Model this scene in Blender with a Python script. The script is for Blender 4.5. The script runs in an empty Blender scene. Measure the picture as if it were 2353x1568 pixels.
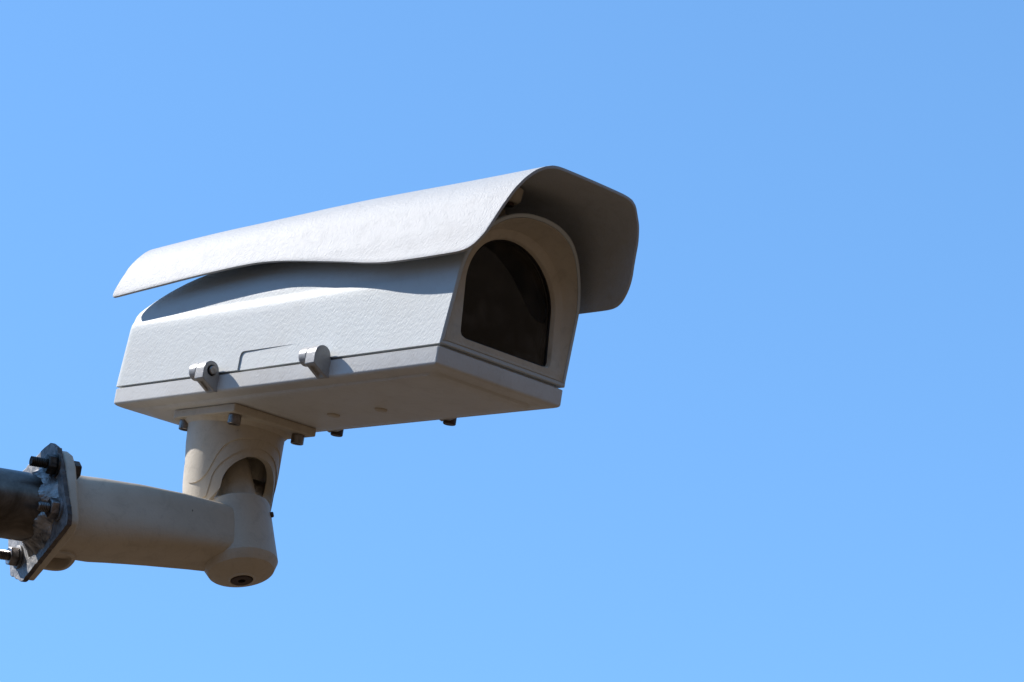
import bpy, bmesh, math, random
from mathutils import Matrix, Vector, Euler

sc = bpy.context.scene
col = sc.collection
PI = math.pi
R = math.radians

# ------------------------------------------------------------------ camera
# world: Z up, the housing points along +X (pitched 23 degrees down), the arm runs along +Y
CAM_H = 1.65
cam_d = bpy.data.cameras.new('view_camera')
cam = bpy.data.objects.new('view_camera', cam_d)
col.objects.link(cam)
cam_d.lens = 36 * 6000 / 2353
cam_d.sensor_width = 36
cam_d.clip_start = 0.05
cam_d.clip_end = 8000
cam.matrix_world = Matrix(((0.6723, 0.4561, 0.5831, 0), (0.7296, -0.2748, -0.6263, 0),
                           (-0.1254, 0.8465, -0.5175, CAM_H), (0, 0, 0, 1)))
sc.camera = cam

# ------------------------------------------------------------------ light
SUN_TRAVEL = Vector((0.529, 0.312, -0.789)).normalized()
to_sun = -SUN_TRAVEL
sun_el = math.asin(to_sun.z)
sun_rot = math.atan2(to_sun.x, to_sun.y) % (2 * PI)

world = bpy.data.worlds.new('World')
sc.world = world
world.use_nodes = True
wn = world.node_tree
bg = wn.nodes['Background']
sky = wn.nodes.new('ShaderNodeTexSky')
sky.sky_type = 'NISHITA'
sky.sun_disc = False
sky.sun_elevation = sun_el
sky.sun_rotation = sun_rot
sky.altitude = 1500
sky.air_density = 1.0
sky.dust_density = 0.15
sky.ozone_density = 4.0
tint = wn.nodes.new('ShaderNodeMix')
tint.data_type = 'RGBA'; tint.blend_type = 'MULTIPLY'
tint.inputs[0].default_value = 1.0
tint.inputs[7].default_value = (0.78, 1.22, 1.54, 1)      # a deeper, cleaner blue
even = wn.nodes.new('ShaderNodeGamma')
even.inputs[1].default_value = 0.70                      # the photographed sky is very even
wn.links.new(sky.outputs[0], even.inputs[0])
wn.links.new(even.outputs[0], tint.inputs[6])
wn.links.new(tint.outputs[2], bg.inputs[0])
bg.inputs[1].default_value = 0.15

sun_d = bpy.data.lights.new('sun', 'SUN')
sun_d.energy = 3.8
sun_d.angle = R(0.53)
sun_d.color = (1.0, 0.95, 0.90)
sun = bpy.data.objects.new('sun', sun_d)
col.objects.link(sun)
sun.location = (-4, -2, 8)
sun.rotation_euler = SUN_TRAVEL.to_track_quat('-Z', 'Y').to_euler()

sc.view_settings.view_transform = 'Standard'
sc.view_settings.look = 'None'
sc.view_settings.exposure = 0.86
sc.view_settings.gamma = 1
sc.view_settings.use_curve_mapping = False
sc.render.film_transparent = False
sc.cycles.max_bounces = 8


# ------------------------------------------------------------------ materials
def new_mat(name):
    m = bpy.data.materials.new(name)
    m.use_nodes = True
    nt = m.node_tree
    return m, nt, nt.nodes['Principled BSDF']


def noise(nt, vec, scale, detail=2.0, rough=0.5, dist=0.0):
    n = nt.nodes.new('ShaderNodeTexNoise')
    n.inputs['Scale'].default_value = scale
    n.inputs['Detail'].default_value = detail
    n.inputs['Roughness'].default_value = rough
    n.inputs['Distortion'].default_value = dist
    nt.links.new(vec, n.inputs['Vector'])
    return n


def ramp(nt, src, stops):
    r = nt.nodes.new('ShaderNodeValToRGB')
    els = r.color_ramp.elements
    while len(els) < len(stops):
        els.new(0.5)
    for e, (p, c) in zip(els, stops):
        e.position = p
        e.color = c if len(c) == 4 else (*c, 1)
    nt.links.new(src, r.inputs[0])
    return r


def mixc(nt, fac, a, b, mode='MIX'):
    m = nt.nodes.new('ShaderNodeMix')
    m.data_type = 'RGBA'
    m.blend_type = mode
    for sock, v in ((m.inputs[0], fac), (m.inputs[6], a), (m.inputs[7], b)):
        if isinstance(v, (int, float)):
            sock.default_value = v
        elif isinstance(v, tuple):
            sock.default_value = (*v, 1)
        else:
            nt.links.new(v, sock)
    return m.outputs[2]


def paint(name, base, dirt, rough=0.42, bump=0.5, bump_scale=330, dirt_amt=0.35, stretch=(1, 1, 1), rot=0.0, speck=0.5, spec=0.5):
    """powder coat with an orange-peel grain, faint grime and a few dark specks"""
    m, nt, p = new_mat(name)
    tc = nt.nodes.new('ShaderNodeTexCoord')
    # grain strokes run diagonally: turn the coordinates first, then squash along the stroke
    vr = nt.nodes.new('ShaderNodeVectorRotate')
    vr.rotation_type = 'Y_AXIS'
    nt.links.new(tc.outputs['Object'], vr.inputs['Vector'])
    vr.inputs['Angle'].default_value = rot
    mp = nt.nodes.new('ShaderNodeMapping')
    mp.inputs['Scale'].default_value = stretch
    nt.links.new(vr.outputs[0], mp.inputs['Vector'])
    n1 = noise(nt, tc.outputs['Object'], 9, 5, 0.6, 0.4)
    r1 = ramp(nt, n1.outputs[0], [(0.42, (0, 0, 0)), (0.78, (1, 1, 1))])
    n2 = noise(nt, tc.outputs['Object'], 60, 4, 0.7, 1.0)
    r2 = ramp(nt, n2.outputs[0], [(0.5, (0, 0, 0)), (0.85, (1, 1, 1))])
    mul = nt.nodes.new('ShaderNodeMath'); mul.operation = 'MULTIPLY'
    nt.links.new(r1.outputs[0], mul.inputs[0]); mul.inputs[1].default_value = dirt_amt
    c1 = mixc(nt, mul.outputs[0], base, dirt)
    mul2 = nt.nodes.new('ShaderNodeMath'); mul2.operation = 'MULTIPLY'
    nt.links.new(r2.outputs[0], mul2.inputs[0]); mul2.inputs[1].default_value = dirt_amt * 0.8
    c2 = mixc(nt, mul2.outputs[0], c1, tuple(v * 0.6 for v in dirt))
    # specks and hairline scratches
    sp = noise(nt, tc.outputs['Object'], 150, 2, 0.5, 2.5)
    r3 = ramp(nt, sp.outputs[0], [(0.765, (0, 0, 0)), (0.80, (1, 1, 1))])
    mul3 = nt.nodes.new('ShaderNodeMath'); mul3.operation = 'MULTIPLY'
    nt.links.new(r3.outputs[0], mul3.inputs[0]); mul3.inputs[1].default_value = speck
    c3 = mixc(nt, mul3.outputs[0], c2, (0.05, 0.035, 0.025))
    nt.links.new(c3, p.inputs['Base Color'])
    p.inputs['Specular IOR Level'].default_value = spec
    g = noise(nt, mp.outputs[0], bump_scale, 1.5, 0.5, 0.7)
    g2 = noise(nt, tc.outputs['Object'], 25, 2, 0.5, 0)
    add = nt.nodes.new('ShaderNodeMath'); add.operation = 'MULTIPLY_ADD'
    nt.links.new(g2.outputs[0], add.inputs[0]); add.inputs[1].default_value = 0.15
    nt.links.new(g.outputs[0], add.inputs[2])
    b = nt.nodes.new('ShaderNodeBump')
    b.inputs['Strength'].default_value = bump
    b.inputs['Distance'].default_value = 0.0006
    nt.links.new(add.outputs[0], b.inputs['Height'])
    nt.links.new(b.outputs[0], p.inputs['Normal'])
    rr = nt.nodes.new('ShaderNodeMapRange')
    nt.links.new(n2.outputs[0], rr.inputs[0])
    rr.inputs[3].default_value = rough - 0.01
    rr.inputs[4].default_value = rough + 0.05
    nt.links.new(rr.outputs[0], p.inputs['Roughness'])
    return m


M_WHITE = paint('white_powder_coat', (0.50, 0.53, 0.525), (0.45, 0.42, 0.38), bump=0.48, bump_scale=600,
                stretch=(0.45, 1, 1), rot=1.0, dirt_amt=0.22, rough=0.55, spec=0.33)
M_HOOD = paint('hood_powder_coat', (0.42, 0.425, 0.42), (0.36, 0.34, 0.32), bump=0.8, bump_scale=600,
               stretch=(0.5, 1, 1), rot=1.25, dirt_amt=0.35, rough=0.60, spec=0.30)
M_BEIGE = paint('weathered_bracket_paint', (0.56, 0.49, 0.385), (0.33, 0.28, 0.20), bump=0.35, bump_scale=360, dirt_amt=0.45, speck=0.8, rough=0.55, spec=0.35)


def metal(name, c1, c2, rough, scale=60, bump=0.3, metallic=0.9, bdist=0.0008, bscale=None, streak=None):
    m, nt, p = new_mat(name)
    tc = nt.nodes.new('ShaderNodeTexCoord')
    n = noise(nt, tc.outputs['Object'], scale, 5, 0.65, 0.8)
    r = ramp(nt, n.outputs[0], [(0.35, c1), (0.68, c2)])
    nt.links.new(r.outputs[0], p.inputs['Base Color'])
    p.inputs['Metallic'].default_value = metallic
    rr = nt.nodes.new('ShaderNodeMapRange')
    nt.links.new(n.outputs[0], rr.inputs[0])
    rr.inputs[3].default_value = rough - 0.12
    rr.inputs[4].default_value = rough + 0.12
    nt.links.new(rr.outputs[0], p.inputs['Roughness'])
    n2 = noise(nt, tc.outputs['Object'], bscale or scale * 2.5, 4, 0.6, 1.2)
    b = nt.nodes.new('ShaderNodeBump')
    b.inputs['Strength'].default_value = bump
    b.inputs['Distance'].default_value = bdist
    nt.links.new(n2.outputs[0], b.inputs['Height'])
    nt.links.new(b.outputs[0], p.inputs['Normal'])
    return m


M_GALV = metal('galvanised_steel', (0.10, 0.105, 0.11), (0.36, 0.35, 0.34), 0.55, 120, 0.6, 0.35, 0.0015, 90)
M_EDGE = metal('dark_cut_steel', (0.05, 0.04, 0.035), (0.16, 0.13, 0.11), 0.55, 80, 0.6, 0.5)
M_PIPE = metal('dark_steel_pipe', (0.07, 0.058, 0.045), (0.22, 0.19, 0.16), 0.36, 22, 0.12, 0.75, 0.001, 40)
M_WELD = metal('weld_metal', (0.14, 0.135, 0.13), (0.50, 0.48, 0.46), 0.34, 60, 0.9, 0.8, 0.003, 55)
M_BOLT = metal('stainless_screw', (0.16, 0.14, 0.125), (0.34, 0.31, 0.29), 0.34, 120, 0.15, 0.95, 0.0003)
M_BOLTD = metal('blackened_bolt', (0.03, 0.027, 0.025), (0.10, 0.085, 0.07), 0.4, 150, 0.4, 0.8, 0.0004)
M_RUST = metal('brown_screw', (0.035, 0.022, 0.016), (0.10, 0.06, 0.04), 0.5, 120, 0.3, 0.6, 0.0004)


def plain(name, c, rough=0.6, metallic=0.0, spec=0.5):
    m, nt, p = new_mat(name)
    tc = nt.nodes.new('ShaderNodeTexCoord')
    n = noise(nt, tc.outputs['Object'], 40, 4, 0.6, 0.2)
    r = ramp(nt, n.outputs[0], [(0.3, tuple(v * 0.8 for v in c)), (0.7, c)])
    nt.links.new(r.outputs[0], p.inputs['Base Color'])
    p.inputs['Roughness'].default_value = rough
    p.inputs['Metallic'].default_value = metallic
    p.inputs['Specular IOR Level'].default_value = spec
    return m


M_LATCH = paint('latch_paint', (0.36, 0.35, 0.33), (0.26, 0.24, 0.21), bump=0.3, bump_scale=500, dirt_amt=0.6, rough=0.36, spec=0.55)
M_GASKET = plain('black_gasket', (0.012, 0.011, 0.010), 0.7)
M_INNER = plain('dark_interior', (0.012, 0.0115, 0.011), 0.7)
M_SHROUD = plain('dark_shroud', (0.10, 0.085, 0.07), 0.6)
M_LENS = plain('lens_barrel', (0.008, 0.008, 0.008), 0.35)

# window glass: clear with a weak reflection and a dusty film
M_GLASS = bpy.data.materials.new('window_glass')
M_GLASS.use_nodes = True
nt = M_GLASS.node_tree
for n_ in list(nt.nodes):
    nt.nodes.remove(n_)
out = nt.nodes.new('ShaderNodeOutputMaterial')
tr = nt.nodes.new('ShaderNodeBsdfTransparent'); tr.inputs[0].default_value = (0.55, 0.56, 0.55, 1)
gl = nt.nodes.new('ShaderNodeBsdfGlossy'); gl.inputs['Roughness'].default_value = 0.04
fr = nt.nodes.new('ShaderNodeFresnel'); fr.inputs[0].default_value = 1.5
mx = nt.nodes.new('ShaderNodeMixShader')
nt.links.new(fr.outputs[0], mx.inputs[0]); nt.links.new(tr.outputs[0], mx.inputs[1]); nt.links.new(gl.outputs[0], mx.inputs[2])
df = nt.nodes.new('ShaderNodeBsdfDiffuse'); df.inputs[0].default_value = (0.35, 0.30, 0.25, 1)
tc = nt.nodes.new('ShaderNodeTexCoord')
nn = noise(nt, tc.outputs['Object'], 45, 6, 0.7, 0.6)
rp = ramp(nt, nn.outputs[0], [(0.45, (0.0, 0.0, 0.0)), (0.80, (0.12, 0.12, 0.12))])
mx2 = nt.nodes.new('ShaderNodeMixShader')
nt.links.new(rp.outputs[0], mx2.inputs[0]); nt.links.new(mx.outputs[0], mx2.inputs[1]); nt.links.new(df.outputs[0], mx2.inputs[2])
nt.links.new(mx2.outputs[0], out.inputs[0])


# ------------------------------------------------------------------ mesh helpers
def mesh_obj(name, verts, faces, mat, parent=None, mw=None, smooth=35, bevel=0.0, segs=2, recalc=True, label=None):
    me = bpy.data.meshes.new(name)
    bm = bmesh.new()
    vs = [bm.verts.new(v) for v in verts]
    for f in faces:
        try:
            bm.faces.new([vs[i] for i in f])
        except ValueError:
            pass
    bmesh.ops.remove_doubles(bm, verts=bm.verts, dist=1e-6)
    if recalc:
        bmesh.ops.recalc_face_normals(bm, faces=bm.faces)
    bm.to_mesh(me)
    bm.free()
    me.materials.append(mat)
    o = bpy.data.objects.new(name, me)
    col.objects.link(o)
    if smooth:
        for p in me.polygons:
            p.use_smooth = True
        me.set_sharp_from_angle(angle=R(smooth))
    if parent:
        o.parent = parent
    if mw is not None:
        o.matrix_local = mw
    if bevel:
        b = o.modifiers.new('edge_round', 'BEVEL')
        b.width = bevel; b.segments = segs; b.limit_method = 'ANGLE'; b.angle_limit = R(35)
        b.harden_normals = False
    if label:
        o['label'] = label
    return o


class G:
    """collects geometry"""
    def __init__(self):
        self.v = []; self.f = []

    def add(self, verts, faces):
        b = len(self.v)
        self.v += [tuple(v) for v in verts]
        self.f += [tuple(b + i for i in f) for f in faces]
        return self

    def loops(self, rings, cap0=True, cap1=True, closed=True):
        n = len(rings[0]); b = len(self.v)
        for r in rings:
            self.v += [tuple(p) for p in r]
        for k in range(len(rings) - 1):
            for i in range(n if closed else n - 1):
                j = (i + 1) % n
                self.f.append((b + k * n + i, b + k * n + j, b + (k + 1) * n + j, b + (k + 1) * n + i))
        if cap0:
            self.f.append(tuple(b + i for i in range(n)))
        if cap1:
            self.f.append(tuple(b + (len(rings) - 1) * n + i for i in range(n)))
        return self

    def lathe(self, prof, axis='z', c=(0, 0, 0), n=48, cap0=True, cap1=True, ph=0.0):
        """prof: list of (radius, height along axis)"""
        rings = []
        for r, h in prof:
            ring = []
            for i in range(n):
                a = 2 * PI * i / n + ph
                u, w = r * math.cos(a), r * math.sin(a)
                p = {'z': (u, w, h), 'x': (h, u, w), 'y': (u, h, w)}[axis]
                ring.append((c[0] + p[0], c[1] + p[1], c[2] + p[2]))
            rings.append(ring)
        return self.loops(rings, cap0, cap1)

    def prism(self, poly, axis, a, b, flip=False):
        """poly 2D extruded from a to b along axis ('x': poly=(y,z), 'y': (x,z), 'z': (x,y))"""
        def P(q, h):
            return {'x': (h, q[0], q[1]), 'y': (q[0], h, q[1]), 'z': (q[0], q[1], h)}[axis]
        return self.loops([[P(q, a) for q in poly], [P(q, b) for q in poly]])


def rrect(x0, x1, y0, y1, rads, n=6):
    """rounded rectangle, rads for (x0,y0),(x1,y0),(x1,y1),(x0,y1)"""
    if isinstance(rads, (int, float)):
        rads = [rads] * 4
    pts = []
    for (cx, cy, a0, r) in ((x0, y0, PI, rads[0]), (x1, y0, 1.5 * PI, rads[1]), (x1, y1, 0, rads[2]), (x0, y1, 0.5 * PI, rads[3])):
        ox = cx + (r if cx == x0 else -r); oy = cy + (r if cy == y0 else -r)
        for i in range(n + 1):
            a = a0 + 0.5 * PI * i / n
            pts.append((ox + r * math.cos(a), oy + r * math.sin(a)))
    return pts


def boolean(a, b, op):
    """a op b on G objects -> (verts, faces)"""
    def mk(g):
        me = bpy.data.meshes.new('tmp'); bm = bmesh.new()
        vs = [bm.verts.new(v) for v in g.v]
        for f in g.f:
            bm.faces.new([vs[i] for i in f])
        bmesh.ops.recalc_face_normals(bm, faces=bm.faces)
        bm.to_mesh(me); bm.free()
        o = bpy.data.objects.new('tmp', me); col.objects.link(o)
        return o
    oa, ob = mk(a), mk(b)
    m = oa.modifiers.new('b', 'BOOLEAN'); m.object = ob; m.operation = op; m.solver = 'EXACT'
    dg = bpy.context.evaluated_depsgraph_get()
    me = bpy.data.meshes.new_from_object(oa.evaluated_get(dg))
    g = G()
    g.v = [tuple(v.co) for v in me.vertices]
    g.f = [tuple(p.vertices) for p in me.polygons]
    for o in (oa, ob):
        mm = o.data
        bpy.data.objects.remove(o); bpy.data.meshes.remove(mm)
    bpy.data.meshes.remove(me)
    return g


def empty(name, mw, label, cat, group=None):
    o = bpy.data.objects.new(name, None)
    o.empty_display_size = 0.05
    col.objects.link(o)
    o.matrix_world = mw
    o['label'] = label; o['category'] = cat
    if group:
        o['group'] = group
    return o


def lerp(a, b, t):
    return a + (b - a) * t


def interp(tab, x):
    if x <= tab[0][0]:
        return tab[0][1]
    for (x0, y0), (x1, y1) in zip(tab, tab[1:]):
        if x <= x1:
            return y0 + (y1 - y0) * (x - x0) / (x1 - x0)
    return tab[-1][1]


def spline(pts, n, tens=0.5):
    """Catmull-Rom through 2D points, n samples per span"""
    out = []
    for i in range(len(pts) - 1):
        p0 = pts[max(i - 1, 0)]; p1 = pts[i]; p2 = pts[i + 1]; p3 = pts[min(i + 2, len(pts) - 1)]
        for k in range(n):
            t = k / n
            out.append(tuple(0.5 * (2 * b + (c - a) * t + (2 * a - 5 * b + 4 * c - d) * t * t + (-a + 3 * b - 3 * c + d) * t ** 3)
                             for a, b, c, d in zip(p0, p1, p2, p3)))
    out.append(tuple(pts[-1]))
    return out


def resample(poly, n):
    L = [0]
    for a, b in zip(poly, poly[1:]):
        L.append(L[-1] + math.dist(a, b))
    out = []; k = 0
    for i in range(n):
        s = L[-1] * i / (n - 1)
        while k < len(L) - 2 and L[k + 1] < s:
            k += 1
        d = L[k + 1] - L[k]
        t = (s - L[k]) / d if d else 0
        out.append(tuple(lerp(a, b, t) for a, b in zip(poly[k], poly[k + 1])))
    return out


# ------------------------------------------------------------------ setting
def ground():
    m, nt, p = new_mat('dry_ground')
    tc = nt.nodes.new('ShaderNodeTexCoord')
    n = noise(nt, tc.outputs['Object'], 0.6, 6, 0.6, 0.3)
    r = ramp(nt, n.outputs[0], [(0.3, (0.044, 0.027, 0.0125)), (0.7, (0.062, 0.039, 0.019))])
    nt.links.new(r.outputs[0], p.inputs['Base Color'])
    p.inputs['Roughness'].default_value = 0.95
    S = 4000
    o = mesh_obj('ground', [(-S, -S, 0), (S, -S, 0), (S, S, 0), (-S, S, 0)], [(0, 1, 2, 3)], m, smooth=0)
    o['kind'] = 'structure'


def horizon_block():
    # unseen ring added round the horizon: blocks low sky, darkens the window reflection
    m, nt, p = new_mat('horizon_block_brown')
    tc = nt.nodes.new('ShaderNodeTexCoord')
    n = noise(nt, tc.outputs['Object'], 0.05, 6, 0.6, 0.3)
    r = ramp(nt, n.outputs[0], [(0.3, (0.034, 0.021, 0.010)), (0.7, (0.054, 0.035, 0.018))])
    nt.links.new(r.outputs[0], p.inputs['Base Color'])
    p.inputs['Roughness'].default_value = 0.95
    v, f = [], []
    NT = 144
    prof = [(70, -0.5), (110, 0.18), (170, 0.55), (240, 0.86), (310, 1.0), (420, 0.8), (700, 0.1), (900, -0.1)]
    for i in range(NT):
        a = 2 * PI * i / NT
        h = 74 + 8 * math.sin(a * 3 + 1) + 5 * math.sin(a * 7 + 2) + 3 * math.sin(a * 17) + 2 * math.sin(a * 41)
        for d, k in prof:
            v.append((d * math.cos(a), d * math.sin(a), h * k))
    n_ = len(prof)
    for i in range(NT):
        j = (i + 1) % NT
        for k in range(n_ - 1):
            f.append((i * n_ + k, i * n_ + k + 1, j * n_ + k + 1, j * n_ + k))
    o = mesh_obj('horizon_block', v, f, m, smooth=60)
    o['kind'] = 'structure'


ground()
horizon_block()

# ------------------------------------------------------------------ the security camera
OFF = Vector((-0.385, 0, -0.0225))
HR = Matrix(((0.9204, 0.0, 0.391), (0.003, 1.0, -0.0069), (-0.391, 0.0075, 0.9204)))
HW = Matrix.Translation((-1.3531, 1.4366, 2.8184)) @ HR.to_4x4()      # housing frame: x forward, y across, z up
cam_root = empty('security_camera', HW @ Matrix.Translation(OFF),
                 'white box security camera with sun hood and dark window, mounted on the bracket', 'security camera')
LOC = Matrix.Translation(-OFF)


def part(name, g, mat, parent=cam_root, **k):
    mw = LOC if parent is cam_root else Matrix.Identity(4)
    return mesh_obj(name, g.v, g.f, mat, parent, mw, **k)


# --- outline of the upper cover, one closed loop, same count everywhere
NB, NS, NA = 16, 10, 40
HALF_ARCH = spline([(0.0730, 0.060), (0.0722, 0.072), (0.0690, 0.086), (0.0625, 0.101), (0.0520, 0.1155), (0.0375, 0.1265), (0.019, 0.1328), (0.0, 0.1345)], 8)
HALF_ARCH = resample(HALF_ARCH, NA + 1)


def ring_from(half, w0, z0):
    """half: arch points from side (y>0) to top; returns closed loop: bottom, far side, arch, near side"""
    ys, zs = half[0]
    pts = [(lerp(-w0, w0, i / NB), z0) for i in range(NB)]
    pts += [(lerp(w0, ys, i / NS), lerp(z0, zs, i / NS)) for i in range(NS)]
    pts += list(half)
    pts += [(-y, z) for y, z in reversed(half[:-1])]
    pts += [(-lerp(ys, w0, i / NS), lerp(zs, z0, i / NS)) for i in range(1, NS)]
    return pts


def rear_half(T, wmul=1.0, zs=0.067, cre=0.0):
    """arch for a rear section with top height T: straight wall up to zs, a soft crease, then a flatter arch"""
    pts = []
    ws = 0.0728 * wmul
    pts = [(0.0734 * wmul, zs - 0.0055), (ws, zs - 0.001), (ws - 0.0020, zs + 0.0035)]
    w = ws - 0.0020; z0 = zs + 0.0035
    H = max(T - z0, 0.001)
    for i in range(1, 25):
        a = 0.5 * PI * i / 24
        # superellipse
        y = w * max(math.cos(a), 0) ** 0.92
        z = z0 + H * math.sin(a) ** 1.0
        pts.append((y, z))
    return resample(pts, NA + 1)


def rake(z):
    return 0.125 * z + 3.5 * max(0, z - 0.08) ** 2


def top_at(x):
    if x > -0.36:
        return 0.1345
    t = min(1, (-0.36 - x) / 0.147)
    return 0.0745 + 0.0600 * math.sqrt(max(0, 1 - t ** 2.3))


Z0 = 0.0012
rings = []
# rear face, slightly rounded corners
xs = [-0.5, -0.4995, -0.498, -0.4955, -0.492, -0.487, -0.481, -0.474, -0.465, -0.455, -0.443, -0.43, -0.415, -0.40, -0.38, -0.36, -0.33,
      -0.28, -0.22, -0.16, -0.11, -0.07, -0.04, -0.02, -0.01, -0.003]
for i, x in enumerate(xs):
    inset = 0.0014 * max(0, 1 - (x + 0.5) / 0.006) ** 2 if x < -0.494 else 0
    T = top_at(x)
    half = rear_half(T, 1.0)
    t = max(0, min(1, (x + 0.12) / 0.12)); t = t * t * (3 - 2 * t)
    if t > 0:
        half = [(lerp(a[0], b[0], t), lerp(a[1], b[1], t)) for a, b in zip(half, HALF_ARCH)]
    base = ring_from(half, 0.075, Z0)
    r = []
    for y, z in base:
        s = 1 - inset / 0.075
        zz = lerp(z, 0.04, inset / 0.05) if inset else z
        f = max(0, min(1, (x + 0.10) / 0.10)); f = f * f
        xx = x + rake(z) * f + 0.0050 * (1 - min(1, (x + 0.5) / 0.1)) * max(0, z) / 0.068 * (1 if z < 0.07 else max(0, 1 - (z - 0.07) / 0.06))
        r.append((xx, y * s, zz if z > Z0 else z))
    rings.append(r)
O = ring_from(HALF_ARCH, 0.075, Z0)


def scaled(loop, d):
    """inset a loop by d towards its inside"""
    n = len(loop); out = []
    for i in range(n):
        a = loop[(i - 1) % n]; b = loop[(i + 1) % n]
        tx, tz = b[0] - a[0], b[1] - a[1]
        l = math.hypot(tx, tz) or 1
        out.append((loop[i][0] - tz / l * d, loop[i][1] + tx / l * d))
    return out


front = [(rake(z), y, z) for y, z in O]
front_r = [(rake(z) + 0.0008, y, z) for y, z in scaled(O, 0.0008)]
lip = [(rake(z) + 0.0008, y, z) for y, z in scaled(O, 0.0034)]
mouth = [(rake(z) - 0.004, y, z) for y, z in scaled(O, 0.0037)]
deep = [(-0.11, y, z) for y, z in scaled(O, 0.0040)]
rings += [front, front_r, lip, mouth, deep]
cov = G().loops(rings)

# shallow recess low on the near side, deepest at its rear end
rec = G()
pr = rrect(-0.2935, -0.205, -0.004, 0.0195, [0.0005, 0.0005, 0.0005, 0.005], 5)
near, far_ = [], []
for x, z in pr:
    t = (x + 0.2935) / 0.0885
    near.append((x, -0.085, z))
    far_.append((x, -0.07330 + 0.0 - 0.0012 * t - 0.0005 * (0.0195 - z) / 0.02, z))
rec.loops([near, far_])
cov = boolean(cov, rec, 'DIFFERENCE')
part('cover', cov, M_WHITE, smooth=28)

# --- bezel: dished ring round the window
def x_open(z):
    return 0.125 * z - 0.205 * max(0, z - 0.0125)


def half_opening(w, zs, top, n=NA + 1):
    pts = []
    for i in range(41):
        a = 0.5 * PI * i / 40
        pts.append((w * math.cos(a), zs + (top - zs) * math.sin(a)))
    return resample(pts, n)


def opening_loop(w, z0, zs, top, rc):
    loop = ring_from(half_opening(w, zs, top), w, z0)
    # round the two lower corners
    out = []
    for y, z in loop:
        if abs(y) > w - rc and z < z0 + rc:
            cy = math.copysign(w - rc, y); cz = z0 + rc
            dy, dz = y - cy, z - cz
            l = math.hypot(dy, dz) or 1
            y, z = cy + dy / l * rc, cz + dz / l * rc
        out.append((y, z))
    return out


Gl = opening_loop(0.0540, 0.0125, 0.063, 0.1178, 0.006)
Gi = opening_loop(0.0530, 0.0134, 0.063, 0.1168, 0.005)
Cin = [(lerp(a[0], b[0], 0.58), lerp(a[1], b[1], 0.58)) for a, b in zip(O, Gl)]
Mid = [(lerp(a[0], b[0], 0.66), lerp(a[1], b[1], 0.66)) for a, b in zip(O, Gl)]
O1 = scaled(O, 0.0038)
O2 = scaled(O, 0.0046)


def dish(z, k):
    return lerp(rake(z), x_open(z), k)


bz = [[(rake(z) - 0.006, y, z) for y, z in O1],
      [(rake(z) + 0.0002, y, z) for y, z in O1],
      [(rake(z) + 0.0006, y, z) for y, z in O2]]
for k, kk in ((0.12, 0.16), (0.35, 0.35), (0.7, 0.64), (0.92, 0.82), (1.0, 0.87)):
    bz.append([(dish(z, kk), lerp(a[0], y, k), lerp(a[1], z, k)) for a, (y, z) in zip(O2, Cin)])
bz.append([(dish(z, 0.90), y, z) for y, z in Mid])
lp2 = [(lerp(a[0], b[0], 0.92), lerp(a[1], b[1], 0.92)) for a, b in zip(Mid, Gl)]
bz.append([(x_open(z), y, z) for y, z in lp2])
bz.append([(x_open(z) - 0.0006, y, z) for y, z in Gl])
bz.append([(x_open(z) - 0.0045, y, z) for y, z in Gi])
bz.append([(x_open(z) - 0.0060, y, z) for y, z in scaled(Gi, -0.004)])
bezel = part('window_bezel', G().loops(bz, cap0=False, cap1=False), M_BEIGE, smooth=28)
gasket = G().loops([[(x_open(z) - 0.0045, y, z) for y, z in scaled(Gi, -0.0004)],
                    [(x_open(z) - 0.0042, y, z) for y, z in scaled(Gi, 0.0012)],
                    [(x_open(z) - 0.0056, y, z) for y, z in scaled(Gi, 0.0014)]], False, False)
part('gasket', gasket, M_GASKET, parent=bezel)
gp = [(x_open(z) - 0.0052, y, z) for y, z in scaled(Gi, -0.002)]
part('window', G().loops([gp, [(x - 0.003, y, z) for x, y, z in gp]]), M_GLASS, smooth=30)

# --- inside: dark shroud and lens
sh = [[(x_open(z) - 0.0062, y, z) for y, z in scaled(Gi, -0.0035)], [(-0.10, y, z) for y, z in scaled(Gi, -0.0035)]]
part('inner_shroud', G().loops(sh, False, True), M_INNER, smooth=40)
ln = G().lathe([(0.030, -0.10), (0.030, -0.036), (0.0285, -0.033), (0.024, -0.033), (0.021, -0.042), (0.0, -0.046)], 'x', (0, 0.004, 0.056), 48, True, False)
part('lens', ln, M_LENS, smooth=35)
pl = G().prism([(-0.049, 0.016), (0.040, 0.016), (0.040, 0.062), (0.028, 0.072), (0.012, 0.098), (-0.008, 0.108), (-0.03, 0.1), (-0.046, 0.08)], 'x', -0.034, -0.031)
part('inner_plate', pl, M_SHROUD, bevel=0.001)

# --- tray (lower shell)
def tray_ring(ix, iy, z, rc=0.004, zr=None):
    pts = rrect(-0.5 + ix, 0.0 - ix, -0.075 + iy, 0.075 - iy, [rc * 2.2, rc, rc, rc * 2.2], 5)
    return [(x, y, z) for x, y in pts]


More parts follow.
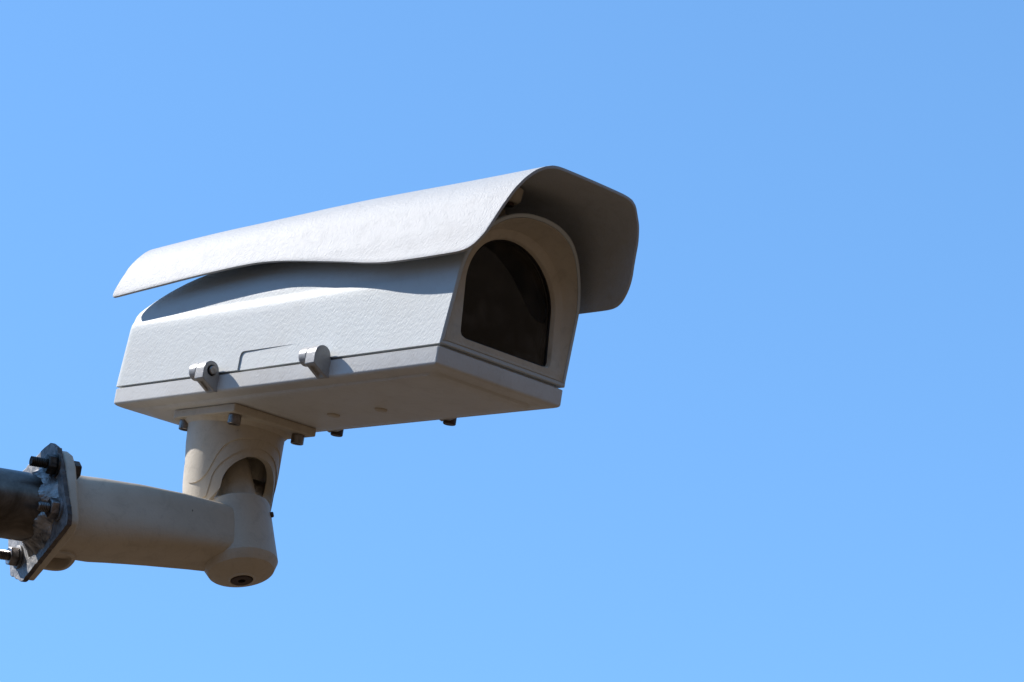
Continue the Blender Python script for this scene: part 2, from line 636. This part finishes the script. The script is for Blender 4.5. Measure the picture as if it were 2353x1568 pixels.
tr_ = G().loops([tray_ring(0.005, 0.005, 0.0040, 0.003), tray_ring(0.004, 0.004, -0.0012, 0.003),
                 tray_ring(0.0006, 0.0006, -0.0012, 0.002), tray_ring(0.0, 0.0, -0.0017, 0.002), tray_ring(0.0001, 0.0001, -0.0024, 0.002),
                 tray_ring(0.0002, 0.0001, -0.0150, 0.002), tray_ring(0.0004, 0.0002, -0.0156, 0.002), tray_ring(0.0007, 0.0006, -0.0166, 0.002), tray_ring(0.0014, 0.0017, -0.0175, 0.0025), tray_ring(0.0028, 0.0032, -0.0182, 0.004),
                 tray_ring(0.005, 0.0055, -0.0185, 0.006),
                 tray_ring(0.017, 0.015, -0.0191, 0.010), tray_ring(0.0182, 0.0162, -0.0212, 0.012), tray_ring(0.024, 0.021, -0.0222, 0.013),
                 tray_ring(0.030, 0.026, -0.0225, 0.014)])
tray = part('tray', tr_, M_BEIGE, smooth=40)
M_TRAY = paint('tray_powder_coat', (0.61, 0.60, 0.565), (0.38, 0.33, 0.27), rough=0.48, spec=0.42, bump=0.45, bump_scale=600, stretch=(0.42, 1, 1), rot=1.0, dirt_amt=0.3)
tray.data.materials[0] = M_TRAY
# two small drain plugs under the tray
for x, y in ((-0.2500, 0.013), (-0.1780, 0.012)):
    g = G().lathe([(0.0062, -0.0215), (0.0062, -0.0236), (0.0052, -0.0243), (0.0, -0.0243)], 'z', (x, y, 0), 24, True, False)
    part('drain_plug', g, M_BEIGE, parent=tray, smooth=40)

# --- latches / hinge knuckles on both sides
def latch(x1, side, pin):
    """x1 = front end of the leaf; side -1 near, +1 far"""
    yc, zc, r = 0.0845, 0.0008, 0.0088
    s = side
    g = G().lathe([(r - 0.0012, x1 - 0.0262), (r, x1 - 0.0252), (r, x1 - 0.0146), (r - 0.0008, x1 - 0.0140)], 'x', (0, s * yc, zc), 36)
    g.prism([(s * 0.071, zc - 0.004), (s * 0.071, zc + 0.010), (s * (yc - 0.003), zc + 0.0080), (s * (yc - 0.002), zc - 0.0035)], 'x', x1 - 0.0250, x1 - 0.0148)
    kn = part('hinge_knuckle' if s > 0 else 'latch_knuckle', g, M_LATCH, smooth=30, bevel=0.0006)
    poly = []
    for i in range(15):
        a = R(0) + PI * 1.0 * i / 14
        poly.append((s * (yc + r * math.cos(a)), zc + r * math.sin(a) * 1.05))
    # outer side first (a=0 is the outer side), down the wall side
    poly += [(s * 0.0745, zc - 0.002), (s * 0.0735, -0.0178), (s * 0.0765, -0.0185), (s * (yc + r), zc - 0.0092)]
    lf = G().prism(poly, 'x', x1 - 0.0138, x1)
    cut = G().prism([(s * 0.0775, -0.018), (s * 0.079, -0.0145), (s * 0.087, -0.0098), (s * 0.091, -0.0105), (s * 0.085, -0.03)], 'x', x1 - 0.0100, x1 - 0.0035)
    lf = boolean(lf, cut, 'DIFFERENCE')
    if pin:
        hole = G().lathe([(0.0052, x1 - 0.004), (0.0052, x1 + 0.01)], 'x', (0, s * (yc - 0.0005), zc), 28)
        lf = boolean(lf, hole, 'DIFFERENCE')
    leaf = part('hinge_leaf' if s > 0 else 'latch_leaf', lf, M_LATCH, smooth=30, bevel=0.0007)
    if pin:
        pg = G().lathe([(0.0042, x1 - 0.006), (0.0042, x1 + 0.0022), (0.0036, x1 + 0.003), (0, x1 + 0.003)], 'x', (0, s * (yc - 0.0005), zc), 24, True, False)
        part('pin', pg, M_BOLT, parent=leaf, smooth=35)
        gg = G().lathe([(0.0054, x1 - 0.0030), (0.0043, x1 - 0.0028)], 'x', (0, s * (yc - 0.0005), zc), 24, True, True)
        part('gasket', gg, M_GASKET, parent=leaf, smooth=35)
    if s > 0:
        hs = G().lathe([(0.0062, -0.012), (0.0062, -0.0200), (0.0055, -0.0208), (0.0, -0.0208)], 'z', (x1 - 0.0068, 0.0810, 0), 24, True, False)
        part('hinge_screw', hs, M_RUST, parent=leaf, smooth=35)


latch(-0.3215, -1, True)
latch(-0.1500, -1, False)
latch(-0.3240, 1, False)
latch(-0.1530, 1, False)

# --- sun hood: a curved sheet over the cover
LOW = [(-0.5185, 0.1050), (-0.5180, 0.0975), (-0.5165, 0.0940), (-0.5130, 0.0927), (-0.480, 0.0945), (-0.4332, 0.0969), (-0.395, 0.0990), (-0.3583, 0.1006), (-0.315, 0.1020), (-0.2749, 0.1020),
       (-0.240, 0.0994), (-0.2103, 0.0959), (-0.1606, 0.0892), (-0.130, 0.0847), (-0.1052, 0.0808), (-0.0724, 0.0772), (-0.0297, 0.0757), (0.0142, 0.0752),
       (0.0280, 0.0754), (0.0345, 0.0762), (0.0400, 0.0780), (0.0461, 0.0820), (0.0530, 0.0900), (0.0580, 0.1000), (0.0614, 0.1100), (0.0653, 0.1200), (0.0694, 0.1300), (0.0737, 0.1400), (0.0758, 0.1450), (0.0779, 0.1500), (0.0818, 0.1548), (0.0832, 0.1570)]
LOWS = []
for i in range(len(LOW) - 1):
    p0 = LOW[max(i - 1, 0)]; p1 = LOW[i]; p2 = LOW[i + 1]; p3 = LOW[min(i + 2, len(LOW) - 1)]
    LOWS += spline([p1, p2], 1)[:-1] if i in (0,) else [p1]
LOWS = resample(spline(LOW, 5), 240)
LOWS = sorted(LOWS)


def hood_half(zl, x):
    """profile from the lower edge up the wall and over the shoulder to the centre, all y>0"""
    topz = 0.1590 + 0.0022 * math.exp(-((x + 0.17) / 0.13) ** 2) - 0.0035 * max(0, (-0.36 - x) / 0.15) ** 1.5
    dz = topz - 0.1590
    full = [(0.0915, 0.066), (0.0889, 0.076), (0.0860, 0.0865), (0.0830, 0.1000), (0.0802, 0.110), (0.0771, 0.120 + dz * 0.3), (0.0738, 0.130 + dz * 0.6), (0.0685, 0.140 + dz), (0.0648, 0.145 + dz),
            (0.0603, 0.150 + dz), (0.0560, 0.1533 + dz), (0.0509, 0.1560 + dz), (0.0445, 0.1579 + dz), (0.036, 0.1588 + dz), (0.018, 0.1591 + dz), (0.0, 0.1592 + dz)]
    full = spline(full, 8)
    out = []
    for i, p in enumerate(full):
        if p[1] >= zl:
            if not out and i:
                q = full[i - 1]; t = (zl - q[1]) / (p[1] - q[1] + 1e-9)
                out.append((lerp(q[0], p[0], t), zl))
            out.append(p)
    return resample(out, 33)


hr_ = []
for x, zl in LOWS:
    h = hood_half(zl, x)
    bend = lambda y: 0.0
    sl = max(0, min(1, (-0.40 - x) / 0.11)) * 0.20
    ring = [(x + bend(y) + sl * (z - 0.0935), y, z) for y, z in h] + [(x + bend(y) + sl * (z - 0.0935), -y, z) for y, z in reversed(h[:-1])]
    hr_.append(ring)
hd = G().loops(hr_, False, False, closed=False)
hood = part('sun_hood', hd, M_HOOD, smooth=45, recalc=True)
so = hood.modifiers.new('thickness', 'SOLIDIFY')
so.thickness = 0.0026
so.offset = -1
bv = hood.modifiers.new('edge_round', 'BEVEL')
bv.width = 0.0009; bv.segments = 2; bv.limit_method = 'ANGLE'; bv.angle_limit = R(50)
# standoffs carrying the hood, with screws seen under it
for x in (-0.07, -0.22, -0.36):
    for y in (-0.022, 0.022):
        g = G().prism(rrect(x - 0.014, x + 0.014, y - 0.009, y + 0.009, 0.004), 'z', 0.1315, 0.1570)
        so_ = part('hood_standoff', g, M_BEIGE, bevel=0.001)
rail = G().prism(rrect(-0.43, -0.04, -0.012, 0.012, 0.004), 'z', 0.147, 0.1545)
part('hood_rail', rail, M_BEIGE, bevel=0.001)
bp = G().lathe([(0.011, 0.1570), (0.010, 0.147), (0.007, 0.144), (0, 0.144)], 'z', (0.004, -0.024, 0.0), 28, True, False)
part('hood_boss', bp, M_BEIGE, smooth=40)
bs = G().lathe([(0.0042, 0.1445), (0.0042, 0.1410), (0, 0.1410)], 'z', (0.004, -0.024, 0), 16, True, False)
part('hood_screw', bs, M_RUST, smooth=35)

# ------------------------------------------------------------------ the bracket
C0 = Vector((-1.7316, 1.4361, 2.8233))
BR = Matrix(((0.9804, 0.1969, 0), (-0.1969, 0.9804, 0), (0, 0, 1)))
BW = Matrix.Translation(C0) @ BR.to_4x4()          # bracket frame: y along the arm towards the column, z up
br = empty('wall_bracket', BW, 'cream painted metal arm bracket with tilting head, holding up the security camera', 'bracket')
H2B = BW.inverted() @ HW                            # housing frame inside the bracket frame


def bpart(name, g, mat, mw=None, parent=br, **k):
    return mesh_obj(name, g.v, g.f, mat, parent, mw if mw is not None else Matrix.Identity(4), **k)


# mounting flange under the tray
fl = G().prism(rrect(-0.4300, -0.3205, -0.0520, 0.0485, [0.014, 0.0015, 0.0015, 0.014], 6), 'z', -0.0310, -0.0226)
bpart('flange', fl, M_BEIGE, H2B, bevel=0.0012, smooth=30)
for x, y in ((-0.4155, -0.0400), (-0.3330, -0.0410), (-0.3330, 0.0365), (-0.4155, 0.0365)):
    g = G().lathe([(0.0060, -0.0310), (0.0064, -0.0316), (0.0064, -0.0398), (0.0058, -0.0404), (0.0040, -0.0404)], 'z', (x, y, 0), 28, True, False)
    g.lathe([(0.0040, -0.0404), (0.0035, -0.0400), (0.0033, -0.0370), (0, -0.0370)], 'z', (x, y, 0), 6, False, False)
    bpart('socket_screw', g, M_BOLT, H2B, smooth=30)


def yoke_layer(dr, arch_w, prof, za=-0.0935):
    """tapered tube trimmed to a side profile and opened along x by an arch"""
    body = G()
    rings_ = []
    for k in range(25):
        t = k / 24
        z = lerp(-0.0306, -0.135, t)
        rr = lerp(0.0462, 0.0425, t) + dr + 0.004 * max(0, 1 - t / 0.05) ** 2
        cx = lerp(-0.3855, -0.3800, t)
        rings_.append([(cx + rr * math.cos(2 * PI * i / 96), rr * math.sin(2 * PI * i / 96), z) for i in range(96)])
    body.loops(rings_)
    body = boolean(body, G().prism(prof, 'y', -0.07, 0.07), 'INTERSECT')
    body = boolean(body, G().lathe([(0.0355, -0.042), (0.0345, -0.20)], 'z', (-0.382, 0, 0), 64), 'DIFFERENCE')
    if arch_w:
        ar = [(arch_w * math.cos(PI * i / 32), za + arch_w * math.sin(PI * i / 32)) for i in range(33)]
        ar += [(-arch_w - 0.006, -0.2), (arch_w + 0.006, -0.2)]
        body = boolean(body, G().prism(ar, 'x', -0.385, -0.25), 'DIFFERENCE')
    return body


def side_profile(half, xc):
    """half: (dx, z) points from bottom centre up the front side"""
    pts = spline(half, 6)
    return [(xc + a, z) for a, z in pts] + [(xc - a, z) for a, z in reversed(pts[1:])]


YP1 = [(0, -0.1240), (0.010, -0.1205), (0.019, -0.1120), (0.0265, -0.0990), (0.0325, -0.0862), (0.0385, -0.0765), (0.050, -0.066), (0.07, -0.058), (0.07, -0.02)]
YP2 = [(0, -0.1150), (0.010, -0.1132), (0.0195, -0.1060), (0.0262, -0.0945), (0.0308, -0.0835), (0.0365, -0.0740), (0.048, -0.0640), (0.07, -0.055), (0.07, -0.02)]
YP3 = [(0, -0.0968), (0.006, -0.0960), (0.0125, -0.0920), (0.0170, -0.0855), (0.0200, -0.0775), (0.0232, -0.0680), (0.0275, -0.0585), (0.0345, -0.0505), (0.044, -0.0455), (0.056, -0.0435), (0.07, -0.043), (0.07, -0.02)]
bpart('yoke', yoke_layer(0.0, 0.0310, side_profile(YP1, -0.3775)), M_BEIGE, H2B, smooth=32, bevel=0.0008)
bpart('cheek_cover', yoke_layer(0.0010, 0.0385, side_profile(YP2, -0.3775)), M_BEIGE, H2B, smooth=32, bevel=0.0005)
bpart('cheek_pad', yoke_layer(0.0020, None, side_profile(YP3, -0.3795)), M_BEIGE, H2B, smooth=32, bevel=0.0005)

# tilting tongue between the cheeks (stays upright with the column)
cb = (0.0, 0.0)
tb = G().lathe([(0.0200, 0.030), (0.0198, 0.050), (0.0168, 0.080), (0.0150, 0.088), (0, 0.090)], 'z', (0, 0, 0), 48, True, False)
bpart('tongue', tb, M_BEIGE, smooth=35)
pvt = G().lathe([(0.008, -0.036), (0.008, 0.036)], 'y', (0, 0, 0.064), 24)
bpart('pivot_pin', pvt, M_BOLT, Matrix.Rotation(R(11.3), 4, 'Z'), smooth=35)

# column and arm
colp = [(0.0, 0.0345), (0.0285, 0.0345), (0.0322, 0.0337), (0.0330, 0.0322), (0.0345, 0.0), (0.0358, -0.0250), (0.0359, -0.0272), (0.0353, -0.0284),
        (0.0318, -0.0352), (0.0312, -0.0358), (0.0306, -0.0358), (0.0300, -0.0362), (0.0230, -0.0392), (0.0160, -0.0415), (0.0132, -0.0428), (0.0122, -0.0440), (0.0112, -0.0444), (0.0108, -0.0438), (0.0106, -0.0400), (0.0, -0.0400)]
bpart('pan_column', G().lathe(colp, 'z', (0, 0, 0), 64, False, False), M_BEIGE, smooth=22)
bb = G().lathe([(0.0100, -0.0398), (0.0100, -0.0442), (0.0094, -0.0449), (0.0036, -0.0449)], 'z', (0, 0, 0), 40, True, False)
bb.lathe([(0.0036, -0.0449), (0.0034, -0.0415), (0, -0.0415)], 'z', (0, 0, 0), 6, False, False)
bpart('bottom_bolt', bb, M_RUST, smooth=35)
ss = G().lathe([(0.0028, 0.025), (0.0028, 0.0355), (0.0022, 0.0362), (0, 0.0362)], 'x', (0, 0, 0.020), 16, True, False)
bpart('set_screw', ss, M_RUST, Matrix.Rotation(R(50), 4, 'Z'), smooth=35)

ARM = [(-0.1900, 0.0395, 0.0405, -0.0035), (-0.184, 0.0375, 0.0390, -0.0038), (-0.172, 0.0368, 0.0382, -0.0038), (-0.150, 0.0360, 0.0372, -0.0036), (-0.130, 0.0350, 0.0352, -0.0026), (-0.110, 0.0342, 0.0336, -0.0017),
       (-0.088, 0.0332, 0.0316, -0.0014), (-0.067, 0.0320, 0.0303, -0.0012), (-0.045, 0.0310, 0.0282, -0.0016), (-0.025, 0.0298, 0.0268, -0.0022), (0.0, 0.0270, 0.0262, -0.0024)]
ar_r = []
NSEG = 64
AS = []
for k in range(len(ARM) - 1):
    for j in range(4):
        t = j / 4
        AS.append(tuple(lerp(a, b, t) for a, b in zip(ARM[k], ARM[k + 1])))
AS.append(ARM[-1])
for y, rx, rz, zc in AS:
    ring = []
    for i in range(NSEG):
        a = 2 * PI * i / NSEG
        n_ = 2.3 + 2.6 * max(0.0, min(1.0, (y + 0.17) / 0.15))
        c, s = math.cos(a), math.sin(a)
        ring.append((rx * math.copysign(abs(c) ** (2 / n_), c), y, zc + rz * math.copysign(abs(s) ** (2 / n_), s)))
    ar_r.append(ring)
bpart('arm', G().loops(ar_r), M_BEIGE, smooth=40)
# arm flange
FP = [(-0.062, -0.040), (-0.062, 0.036), (-0.052, 0.046), (0.026, 0.046), (0.037, 0.0425), (0.0470, 0.033), (0.0525, 0.018), (0.0545, -0.034), (0.0520, -0.041), (0.0420, -0.047), (-0.052, -0.048)]
bpart('arm_flange', G().prism(FP, 'y', -0.1993, -0.1895), M_BEIGE, bevel=0.002, segs=3, smooth=30)
# open-bottomed cup under the arm, next to the flange
def cup(rx, ry, z0, z1, cx, cy):
    pts = []
    for i in range(40):
        a = 2 * PI * i / 40
        c, s = math.cos(a), math.sin(a)
        pts.append((cx + rx * math.copysign(abs(c) ** 0.75, c), cy + ry * math.copysign(abs(s) ** 0.75, s)))
    return pts
co = cup(0.0180, 0.0165, 0, 0, -0.014, -0.1840)
ci = cup(0.0145, 0.0130, 0, 0, -0.014, -0.1840)
cg = G().loops([[(x, y, -0.005) for x, y in co], [(x, y, -0.0460) for x, y in co], [(x, y, -0.0460) for x, y in ci], [(x, y, -0.030) for x, y in ci]])
bpart('bolt_cup', cg, M_BEIGE, bevel=0.0008, smooth=35)
# head of the upper bolt on the arm side
hb = G().lathe([(0.0088, -0.1900), (0.0088, -0.1840), (0.0080, -0.1832), (0, -0.1832)], 'y', (0.043, 0, 0.020), 6, True, False)
bpart('bolt_head', hb, M_BOLTD, smooth=25, bevel=0.0004)

# ------------------------------------------------------------------ the steel pipe it is bolted to
SY = -0.2045
PWm = BW @ Matrix.Translation((0, SY, 0))
pp = empty('steel_pipe', PWm, 'dark steel pipe with welded galvanised end plate bolted to the bracket', 'pipe')


def ppart(name, g, mat, mw=None, parent=pp, **k):
    return mesh_obj(name, g.v, g.f, mat, parent, mw if mw is not None else Matrix.Identity(4), **k)


# plate: a chamfered rectangle with slightly wavy edges (flame cut)
rnd = random.Random(4)
PL = [(-0.078, 0.036), (-0.060, 0.060), (0.016, 0.0560), (0.030, 0.0535), (0.0450, 0.0400), (0.0620, -0.0370), (0.0590, -0.0475), (-0.0470, -0.0535), (-0.0740, -0.0330)]
pe = []
for i in range(len(PL)):
    a, b = PL[i], PL[(i + 1) % len(PL)]
    n_ = max(2, int(math.dist(a, b) / 0.004))
    for k in range(n_):
        t = k / n_
        j = 0.0005
        pe.append((lerp(a[0], b[0], t) + rnd.uniform(-j, j), lerp(a[1], b[1], t) + rnd.uniform(-j, j)))
plate = ppart('end_plate', G().prism(pe, 'y', 0.0, 0.0050), M_GALV, smooth=0, bevel=0.0006)
plate.data.materials.append(M_EDGE)
for p in plate.data.polygons:
    if len(p.vertices) == 4:
        p.material_index = 1
# short pipe from the mast to the plate
MX, MY, MR_ = -0.022, -0.080, 0.040
pr_ = []
for y in [0.0, -0.01, -0.03, -0.05, -0.07]:
    pr_.append([(0.0318 * math.cos(2 * PI * i / 72), y, 0.0318 * math.sin(2 * PI * i / 72) - 0.001) for i in range(72)])
ppart('pipe', G().loops(pr_), M_PIPE, smooth=40)
# weld bead: lumpy fillet round the pipe
wr = []
NW = 120
for i in range(NW):
    a = 2 * PI * i / NW
    lump = 1 + 0.22 * math.sin(a * 11 + 1) * math.sin(a * 5) + rnd.uniform(-0.07, 0.07)
    w_ = 0.0105 * lump; d_ = 0.0120 * (1 + 0.25 * math.sin(a * 7 + 2) + rnd.uniform(-0.08, 0.08))
    ring = []
    for r_, y_ in ((0.0300, -d_), (0.0322, -d_ * 0.98), (0.0335 + w_ * 0.12, -d_ * 0.62), (0.0325 + w_ * 0.45, -d_ * 0.36), (0.0325 + w_ * 0.8, -d_ * 0.14), (0.0325 + w_, 0.0), (0.0320 + w_, 0.002), (0.0300, 0.002)):
        ring.append((r_ * math.cos(a), y_, r_ * math.sin(a) - 0.001))
    wr.append(ring)
wr.append(wr[0])
ppart('weld_bead', G().loops(wr, False, False), M_WELD, smooth=60)
# through bolts
def bolt(x, z, ln, hexang, nut_mat, name='stud_bolt', washer=True):
    g = G()
    prof = []
    r0, r1, pitch = 0.00375, 0.0047, 0.0017
    y = 0.010
    prof.append((r0, y))
    y = 0.0
    while y > -ln + 0.001:
        prof += [(r0, y), (r1, y - pitch * 0.35), (r1, y - pitch * 0.6)]
        y -= pitch
    prof += [(r0, -ln + 0.0008), (r0 - 0.0004, -ln), (0, -ln)]
    g.lathe(prof, 'y', (x, 0, z), 24, True, False)
    b = ppart(name, g, M_BOLTD if nut_mat is M_BOLTD else M_BOLT, smooth=20)
    y0 = -0.0002
    if washer:
        ww = G().lathe([(0.0048, y0), (0.0112, y0), (0.0112, -0.0018), (0.0100, -0.0022), (0.0048, -0.0022)], 'y', (x, 0, z), 32, False, False)
        ppart('washer', ww, M_GALV if nut_mat is M_BOLT else nut_mat, parent=b, smooth=30)
        y0 = -0.0022
    nu = G().lathe([(0.0048, y0), (0.0092, y0), (0.0098, y0 - 0.0006), (0.0098, y0 - 0.0070), (0.0086, y0 - 0.0080), (0.0048, y0 - 0.0080)], 'y', (x, 0, z), 6, False, False, ph=hexang)
    ppart('nut', nu, nut_mat, parent=b, smooth=20, bevel=0.0004)
    return b


bolt(0.0420, 0.0230, 0.0250, 0.3, M_BOLTD, washer=True)
bolt(0.0430, -0.0235, 0.0205, 0.1, M_BOLT)
bolt(-0.0520, -0.0250, 0.0270, 0.5, M_BOLT)
bolt(-0.0520, 0.0300, 0.0220, 0.2, M_BOLT)

# ------------------------------------------------------------------ the mast, just outside the left edge of the frame
mast_p = PWm @ Vector((MX, MY, 0))
ms = empty('mast', Matrix.Translation((mast_p.x, mast_p.y, 0.0)), 'round galvanised mast just left of the steel pipe it carries', 'mast')
mesh_obj('shaft', *(lambda g: (g.v, g.f))(G().lathe([(MR_, 0.0), (MR_, 1.5), (MR_, 3.105)], 'z', n=72)), M_GALV, ms, smooth=40)
mesh_obj('cap', *(lambda g: (g.v, g.f))(G().lathe([(MR_ + 0.002, 3.09), (MR_ + 0.002, 3.112), (MR_ - 0.006, 3.122), (0, 3.125)], 'z', n=72, cap1=False)), M_GALV, ms, smooth=40)
mesh_obj('base_plate', *(lambda g: (g.v, g.f))(G().prism(rrect(-0.12, 0.12, -0.12, 0.12, 0.01), 'z', 0.004, 0.020)), M_GALV, ms, smooth=30, bevel=0.001)
